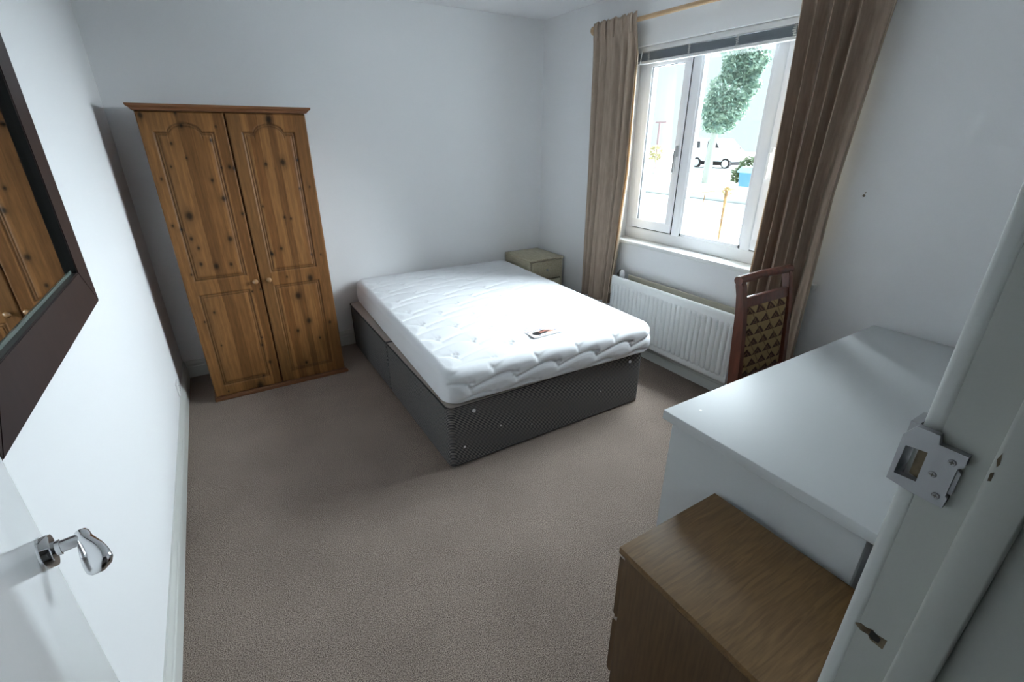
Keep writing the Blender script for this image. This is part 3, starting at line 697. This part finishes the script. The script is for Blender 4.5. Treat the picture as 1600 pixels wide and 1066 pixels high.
# place: local -> world (rotation of about 2 degrees)
mt.location = (1.479, 2.768, .366); mt.rotation_euler = (0, 0, math.radians(-2.1))
for ch in (side, top, bpy.data.objects['label']): ch.matrix_parent_inverse = Matrix.Identity(4)

# ------------------------------------------------------------------ bedside table in the far corner
nx0, nx1, ny0, ny1, nh = 2.233, 2.588, 3.325, 3.735, .597
ns = thing('bedside_table', 'pale wood bedside table with drawers in the far corner', 'bedside table', ((nx0+nx1)/2, 3.53, 0))
bm = bmesh.new(); box(bm, nx0, nx0+.016, ny0, ny1, 0, nh-.018, bev=.001); box(bm, nx1-.016, nx1, ny0, ny1, 0, nh-.018, bev=.001)
box(bm, nx0+.016, nx1-.016, ny1-.008, ny1, .04, nh-.018); box(bm, nx0+.016, nx1-.016, ny0+.02, ny1-.008, .04, .056); box(bm, nx0+.0155, nx1-.0155, ny0+.012, ny0+.028, 0, .06)
obj('carcass', bm, M['beech'], ns)
bobj('table_top', M['beech'], ns, nx0-.004, nx1+.004, ny0-.006, ny1, nh-.018, nh, bev=.003)
dz = (nh-.018-.062)/3
for k in range(3):
    z0 = .062+k*dz; d = bobj('drawer', M['beech'], ns, nx0+.0205, nx1-.0205, ny0-.002, ny0+.014, z0+.004, z0+dz-.005, bev=.002)
    bm = bmesh.new(); x = (nx0+nx1)/2; z = z0+dz*.52
    sweep(bm, [(x, ny0-.001, z), (x, ny0-.010, z), (x, ny0-.014, z), (x, ny0-.022, z), (x, ny0-.025, z)], [.004, .005, .010, .010, .003], n=16)
    obj('knob', bm, M['steel'], d, smooth=True, ang=70)

# ------------------------------------------------------------------ dining chair behind the desk
ch = thing('chair', 'red-brown wooden chair with patterned back between desk and window', 'chair', (2.2, 1.0, 0))
cx0, cx1 = 1.995, 2.405
def postcurve(z):      # centre y of the back post at height z
    if z < .43: return 1.165-.03*(z-.43)/.43*-1*.6
    return 1.165+.055*((z-.43)/.55)+.022*max(0, (z-.78)/.2)**2
for xs in (cx0+.017, cx1-.017):
    prof = []; zs = [0, .2, .43, .55, .70, .82, .90, .945, .975, .992]
    w = [.018, .020, .026, .027, .025, .021, .018, .019, .019, .010]
    F = [(postcurve(z)-a, z) for z, a in zip(zs, w)]; B = [(postcurve(z)+a, z) for z, a in zip(zs, w)]
    bm = bmesh.new(); prism(bm, F+B[::-1], 'x', xs-.016, xs+.016)
    bmesh.ops.bevel(bm, geom=[e for e in bm.edges], offset=.006, segments=2, affect='EDGES')
    obj('back_leg', bm, M['mahog'], ch, smooth=True, ang=50)
bm = bmesh.new(); yt = postcurve(.975)
sweep(bm, [(cx0-.006, yt-.004, .972), (cx0+.03, yt-.004, .974), (2.2, yt+.006, .975), (cx1-.03, yt-.004, .974), (cx1+.006, yt-.004, .972)], [.021, .0195, .0185, .0195, .021], n=18)
obj('top_rail', bm, M['mahog'], ch, smooth=True, ang=60)
def tilt_box(x0, x1, z0, z1, dy0, dy1, bev):
    bm = box(bmesh.new(), x0, x1, dy0, dy1, z0, z1, bev=bev)
    for v in bm.verts: v.co.y += postcurve(v.co.z)
    return bm
obj('cross_rail', tilt_box(cx0+.030, cx1-.030, .842, .888, -.012, .012, .004), M['mahog'], ch, smooth=True, ang=50)
obj('lower_rail', tilt_box(cx0+.030, cx1-.030, .455, .490, -.012, .012, .004), M['mahog'], ch, smooth=True, ang=50)
def weave(U, V):
    cw, chh = .084, .054; j = np.floor(V/chh); a = np.mod(U/cw+.5*np.mod(j, 2)+.02*j, 1); b = np.mod(V/chh, 1)
    tan_, brown, mid, dk = L3(164, 138, 96), L3(72, 44, 34), L3(120, 88, 64), L3(34, 20, 18)
    c = np.ones(U.shape+(3,))*tan_
    tri = (b < .74) & (np.abs(a-.5) < .5*(.74-b)/.74); c[tri] = brown
    tr2 = (b > .10) & (b < .46) & (np.abs(a-.5) < .22*(.46-b)/.36); c[tr2] = mid
    tr3 = (b > .14) & (b < .30) & (np.abs(a-.5) < .09*(.30-b)/.16); c[tr3] = dk
    dline = np.abs(np.mod((U*1.0+V*.72)/.102, 1)-.5) < .035; c[dline] = L3(122, 96, 66)
    return c
nu, nv = 150, 160; u = np.linspace(cx0+.034, cx1-.034, nu); z = np.linspace(.488, .845, nv); U, V = np.meshgrid(u, z)
ed = np.minimum(np.minimum(U-u[0], u[-1]-U), np.minimum(V-z[0], z[-1]-V)); puff = .016*np.clip(ed/.035, 0, 1)**.5
pc = np.array([postcurve(q) for q in z])[:, None]
gp = grid_mesh('back_pad', np.stack([U, pc-.004-puff, V], -1), M['uphol'], ch, weave(U-cx0, V))
bm = tilt_box(cx0+.032, cx1-.032, .489, .843, .000, .008, 0); obj('back_board', bm, M['mahog'], ch)
for xs in (cx0+.02, cx1-.02):
    bm = bmesh.new(); sweep(bm, [(xs, .765, 0), (xs, .765, .30), (xs, .765, .43)], [.014, .018, .021], n=14); obj('front_leg', bm, M['mahog'], ch, smooth=True)
bm = bmesh.new(); box(bm, cx0+.004, cx1-.004, .748, .775, .375, .430, bev=.003); box(bm, cx0+.006, cx0+.028, .775, 1.145, .375, .430, bev=.003); box(bm, cx1-.028, cx1-.006, .775, 1.145, .375, .430, bev=.003); box(bm, cx0+.034, cx1-.034, 1.150, 1.172, .375, .430, bev=.003)
obj('seat_frame', bm, M['mahog'], ch, smooth=True, ang=50)
nu, nv = 120, 120; u = np.linspace(cx0+.002, cx1-.002, nu); y = np.linspace(.745, 1.13, nv); U, V = np.meshgrid(u, y)
ed = np.minimum(np.minimum(U-u[0], u[-1]-U), np.minimum(V-y[0], y[-1]-V))
so = grid_mesh('seat_pad', np.stack([U, V, .431+.045*np.clip(ed/.05, 0, 1)**.45], -1), M['uphol'], ch, weave(U-cx0, V))

# ------------------------------------------------------------------ white desk
dk = thing('desk', 'large white laminate desk along the front wall', 'desk', (1.88, .5, 0))
bobj('desktop', M['white_lam'], dk, 1.142, 2.612, .122, .884, .708, .742, bev=.0025)
bobj('end_panel', M['white_lam'], dk, 1.168, 1.188, .270, .860, 0, .708, bev=.001)
bobj('end_panel', M['white_lam'], dk, 2.572, 2.592, .270, .860, 0, .708, bev=.001)
bobj('modesty_panel', M['white_lam'], dk, 1.188, 2.572, .290, .306, .25, .708, bev=.001)
bm = bmesh.new(); cyl(bm, (1.243, .815, .7415), (1.243, .815, .7428), .004, n=14); obj('scuff_dot', bm, M['plastic'], dk)

# ------------------------------------------------------------------ oak veneer drawer unit in the foreground
cd = thing('chest_of_drawers', 'low oak veneer chest of drawers in the foreground beside the white desk', 'chest of drawers', (.94, .42, 0))
bobj('top_board', M['oak'], cd, .743, 1.143, .168, .650, .541, .563, bev=.0012)
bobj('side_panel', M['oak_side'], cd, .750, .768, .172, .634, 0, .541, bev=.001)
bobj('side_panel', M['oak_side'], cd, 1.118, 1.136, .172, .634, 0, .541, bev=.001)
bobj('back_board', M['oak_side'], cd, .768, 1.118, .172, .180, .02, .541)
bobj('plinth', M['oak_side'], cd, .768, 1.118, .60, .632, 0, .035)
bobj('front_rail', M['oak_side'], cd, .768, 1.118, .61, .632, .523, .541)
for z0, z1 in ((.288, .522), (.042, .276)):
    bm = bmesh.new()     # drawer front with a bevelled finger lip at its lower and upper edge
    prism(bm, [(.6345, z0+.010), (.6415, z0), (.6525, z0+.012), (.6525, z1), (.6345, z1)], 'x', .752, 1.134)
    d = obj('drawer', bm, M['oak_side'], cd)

# ------------------------------------------------------------------ framed mirror on the left wall
mr_ = thing('wall_mirror', 'large mirror in a wide dark brown frame on the left wall', 'mirror', (XL, 1.47, 1.08))
MY0, MY1, MZ0, MZ1, fx = .985, 1.966, 1.086, 2.02, -.385
iy0, iy1, iz0, iz1 = MY0+.122, MY1-.122, MZ0+.122, MZ1-.122
for nm, y0, y1, z0, z1 in (('frame_rail', 0, 0, 0, 1), ('frame_rail', 0, 0, 1, 0), ('frame_stile', 0, 1, 0, 0), ('frame_stile', 1, 0, 0, 0)):
    bm = bmesh.new(); o4 = [(MY0, MZ0), (MY1, MZ0), (MY1, MZ1), (MY0, MZ1)]; i4 = [(iy0, iz0), (iy1, iz0), (iy1, iz1), (iy0, iz1)]
    k = {('frame_rail', 1): 0, ('frame_rail', 0): 2}.get((nm, z1)) if nm == 'frame_rail' else (1 if y0 else 3)
    a, b = k, (k+1) % 4
    quad = [o4[a], o4[b], i4[b], i4[a]]; prism(bm, quad, 'x', XL+.001, fx)
    bmesh.ops.bevel(bm, geom=[e for e in bm.edges if all(abs(v.co.x-fx) < 1e-5 for v in e.verts)], offset=.002, segments=2, affect='EDGES')
    obj(nm, bm, M['frame'], mr_)
bm = bmesh.new()      # stepped black slip inside the frame
t = .0015
for a in ((iy0, iy1, iz0, iz0+t), (iy0, iy1, iz1-t, iz1), (iy0, iy0+t, iz0, iz1), (iy1-t, iy1, iz0, iz1)): box(bm, XL+.002, fx-.003, *a)
obj('slip', bm, M['frame_in'], mr_)
bobj('glass', M['mirror'], mr_, fx-.020, fx-.016, iy0+.001, iy1-.001, iz0+.001, iz1-.001)
bm = bmesh.new()      # lit inner face of the bottom rail, painted as a paler strip
for q, r_ in (((iy0+.002, iz0+.002), (iy1-.002, iz0+.010)),): box(bm, fx-.016, fx-.0145, q[0], r_[0], q[1], r_[1])
obj('lit_rail_strip', bm, mat('lit_rail_tint', (.16, .19, .17, 1), .2), mr_)

# ------------------------------------------------------------------ socket low on the left wall
sk = thing('wall_socket', 'small white socket low on the left wall by the corner', 'socket', (XL, 3.2, .19))
bobj('face_plate', M['plastic'], sk, XL+.0005, XL+.011, 3.135, 3.215, .150, .232, bev=.003)
bm = bmesh.new()
for y, z in ((3.175, .205), (3.160, .180), (3.190, .180)): box(bm, XL+.0112, XL+.0118, y-.003, y+.003, z-.004, z+.004)
obj('pin_hole', bm, M['hole'], sk)

# ================================================================== OUTSIDE THE WINDOW
GZ = -.45
struct(bobj('ground', M['paving'], None, XR+.24, 70, -40, 80, GZ-.1, GZ))
def R(k, y, s): return Vector((k, k*y, 1.58+k*s))      # a point seen through the window at depth k
def leaves(bm, c, rad, n, s, rg):
    for i in range(n):
        d = rg.normal(size=3); d /= np.linalg.norm(d); rr = rg.uniform(.55, 1)**.6
        p = Vector(c)+Vector((d[0]*rad[0], d[1]*rad[1], d[2]*rad[2]))*rr
        a = Vector(rg.normal(size=3)).normalized(); b = a.orthogonal().normalized(); k = s*rg.uniform(.6, 1.3)
        vs = [bm.verts.new(p+a*k), bm.verts.new(p+b*k*.55), bm.verts.new(p-a*k), bm.verts.new(p-b*k*.55)]; bm.faces.new(vs)
def raw(name, bm, m, parent):
    me = bpy.data.meshes.new(name); bm.to_mesh(me); bm.free(); return link(name, me, m, parent)
K = 20.
tr = thing('street_tree', 'green leafy street tree seen through the middle window pane', 'tree', (K, K*.745, GZ))
bm = bmesh.new(); g = np.random.default_rng(3)
for (y, s, ry, rz_, n) in ((.705, .135, .85, .75, 1500), (.722, .095, 1.05, .8, 1700), (.735, .060, 1.05, .7, 1500), (.742, .030, .75, .5, 800), (.685, .145, .7, .6, 800), (.712, .165, .9, .6, 900), (.768, .055, .4, .4, 300), (.675, .10, .35, .5, 200)):
    leaves(bm, R(K, y, s), (ry*.9, ry, rz_), n, .11, g)
cr = raw('crown', bm, M['leaf'], tr); cr['kind'] = 'stuff'
bm = bmesh.new(); b0 = R(K, .752, 0); sweep(bm, [(K, K*.752, GZ-.05), (K, K*.752, 1.0), (K, K*.748, 1.9), (K, K*.735, 3.2)], [.20, .17, .15, .08], n=12)
sweep(bm, [(K, K*.748, 1.8), (K, K*.735, 2.3), (K, K*.72, 3.0)], [.10, .07, .04], n=8)
obj('trunk', bm, M['bark'], tr, smooth=True)
# van parked across the road
KV = 31.; zt = 1.58-.005*KV
vn = thing('parked_van', 'white van parked behind the tree, seen through the window', 'van', (KV, KV*.76, GZ))
ya, yb = KV*.698, KV*.806
bm = bmesh.new()
prism(bm, [(ya, .0), (ya, .62), (ya+.5, .78), (ya+1.15, 1.45), (yb-.05, 1.52), (yb, .8), (yb, .0)], 'x', KV, KV+1.8)
bmesh.ops.bevel(bm, geom=list(bm.edges), offset=.06, segments=2, affect='EDGES'); obj('body', bm, M['van'], vn, smooth=True, ang=50)
bm = bmesh.new(); prism(bm, [(yb-.75, .86), (yb-.70, 1.30), (yb-.15, 1.34), (yb-.10, .86)], 'x', KV-.012, KV+.02); obj('side_window', bm, M['van_glass'], vn)
bm = bmesh.new(); prism(bm, [(ya+1.0, .88), (ya+1.35, 1.32), (ya+2.0, 1.34), (ya+2.0, .88)], 'x', KV-.012, KV+.02); obj('side_window', bm, M['van_glass'], vn)
for y in (KV*.7085, KV*.786):
    bm = bmesh.new(); cyl(bm, (KV-.02, y, GZ+.34), (KV+.2, y, GZ+.34), .34, n=28); wo = obj('wheel', bm, M['tyre'], vn, smooth=True)
    bm = bmesh.new(); cyl(bm, (KV-.05, y, GZ+.32), (KV-.02, y, GZ+.32), .24, n=24); obj('hub_cap', bm, M['van'], wo, smooth=True)
bobj('underside', M['tyre'], vn, KV+.1, KV+1.7, ya+.3, yb-.1, GZ+.18, .05)
# wheelie bin
KB = 16.5; yb0, yb1 = KB*.632, KB*.672
bn = thing('wheelie_bin', 'blue wheelie bin standing by the hedge outside the window', 'bin', (KB, (yb0+yb1)/2, GZ))
bm = bmesh.new(); prism(bm, [(yb0+.08, GZ), (yb1-.08, GZ), (yb1-.02, .42), (yb0+.02, .42)], 'x', KB+.05, KB+.6); obj('body', bm, M['bin'], bn)
bm = bmesh.new(); prism(bm, [(yb0-.02, .40), (yb1+.04, .40), (yb1+.04, .46), (yb1-.10, .60), (yb0+.06, .60), (yb0-.02, .46)], 'x', KB, KB+.66); obj('lid', bm, M['bin_lid'], bn)
for y in (yb0+.12, yb1-.12):
    bm = bmesh.new(); cyl(bm, (KB+.66, y-.03, GZ+.12), (KB+.66, y+.03, GZ+.12), .12, n=16); obj('wheel', bm, M['tyre'], bn)
# hedge
hd = thing('hedge', 'small green bush behind the blue bin', 'bush', (19., 19*.645, GZ))
bm = bmesh.new(); leaves(bm, (19., 19*.640, .30), (.5, .62, .62), 1300, .09, g); leaves(bm, (19., 19*.660, .12), (.5, .45, .35), 500, .09, g)
o = raw('foliage', bm, M['hedge'], hd); o['kind'] = 'stuff'
bm = bmesh.new(); sweep(bm, [(19., 19*.642, GZ), (19., 19*.642, .3)], [.06, .03], n=8); obj('stem', bm, M['bark'], hd)
# rusty railing running away from the house
rl = thing('garden_railing', 'rusty orange metal railing running out from the house', 'railing', (8.7, 6.15, GZ))
bm = bmesh.new(); cyl(bm, (7.5, 6.12, .600), (10.2, 6.20, .600), .014, n=8); obj('rail', bm, M['rust'], rl)
for x, r_ in ((7.65, .009), (8.9, .032), (10.1, .012), (8.2, .008)):
    yv = 6.12+.03*(x-7.5)
    bm = bmesh.new(); cyl(bm, (x, yv, GZ), (x, yv, .61 if r_ < .03 else .66), r_*.6, r_, n=8); obj('post', bm, M['rust'], rl)
bm = bmesh.new(); leaves(bm, (8.9, 6.16, .56), (.06, .10, .12), 60, .03, g); o = raw('climber_leaves', bm, M['yellow_leaf'], rl); o['kind'] = 'stuff'
# sign post with shrub and garden wall on the left
ps = thing('street_post', 'thin faded red street post seen through the left pane', 'post', (24., 24*.913, GZ))
bm = bmesh.new(); cyl(bm, (24, 24*.913, GZ), (24, 24*.913, 2.46), .075, .06, n=10); obj('pole', bm, M['pink_post'], ps)
bm = bmesh.new(); box(bm, 23.95, 24.05, 24*.913-.55, 24*.913+.30, 2.36, 2.44); obj('crossbar', bm, M['pink_post'], ps)
sh = thing('shrub', 'small yellowish shrub in front of the thin street post', 'shrub', (22.5, 22.5*.916, GZ))
bm = bmesh.new(); leaves(bm, (22.5, 22.5*.916, .70), (.4, .45, .45), 380, .09, g); o = raw('foliage', bm, M['yellow_leaf'], sh); o['kind'] = 'stuff'
bm = bmesh.new(); sweep(bm, [(22.5, 22.5*.916, GZ), (22.5, 22.5*.916, .7)], [.05, .03], n=8); obj('stem', bm, M['bark'], sh)
gw = tag(bobj('garden_wall', M['render'], None, 15.0, 15.2, 8.2, 20.0, GZ, .05, bev=.01), 'low pale garden wall along the pavement', 'wall')
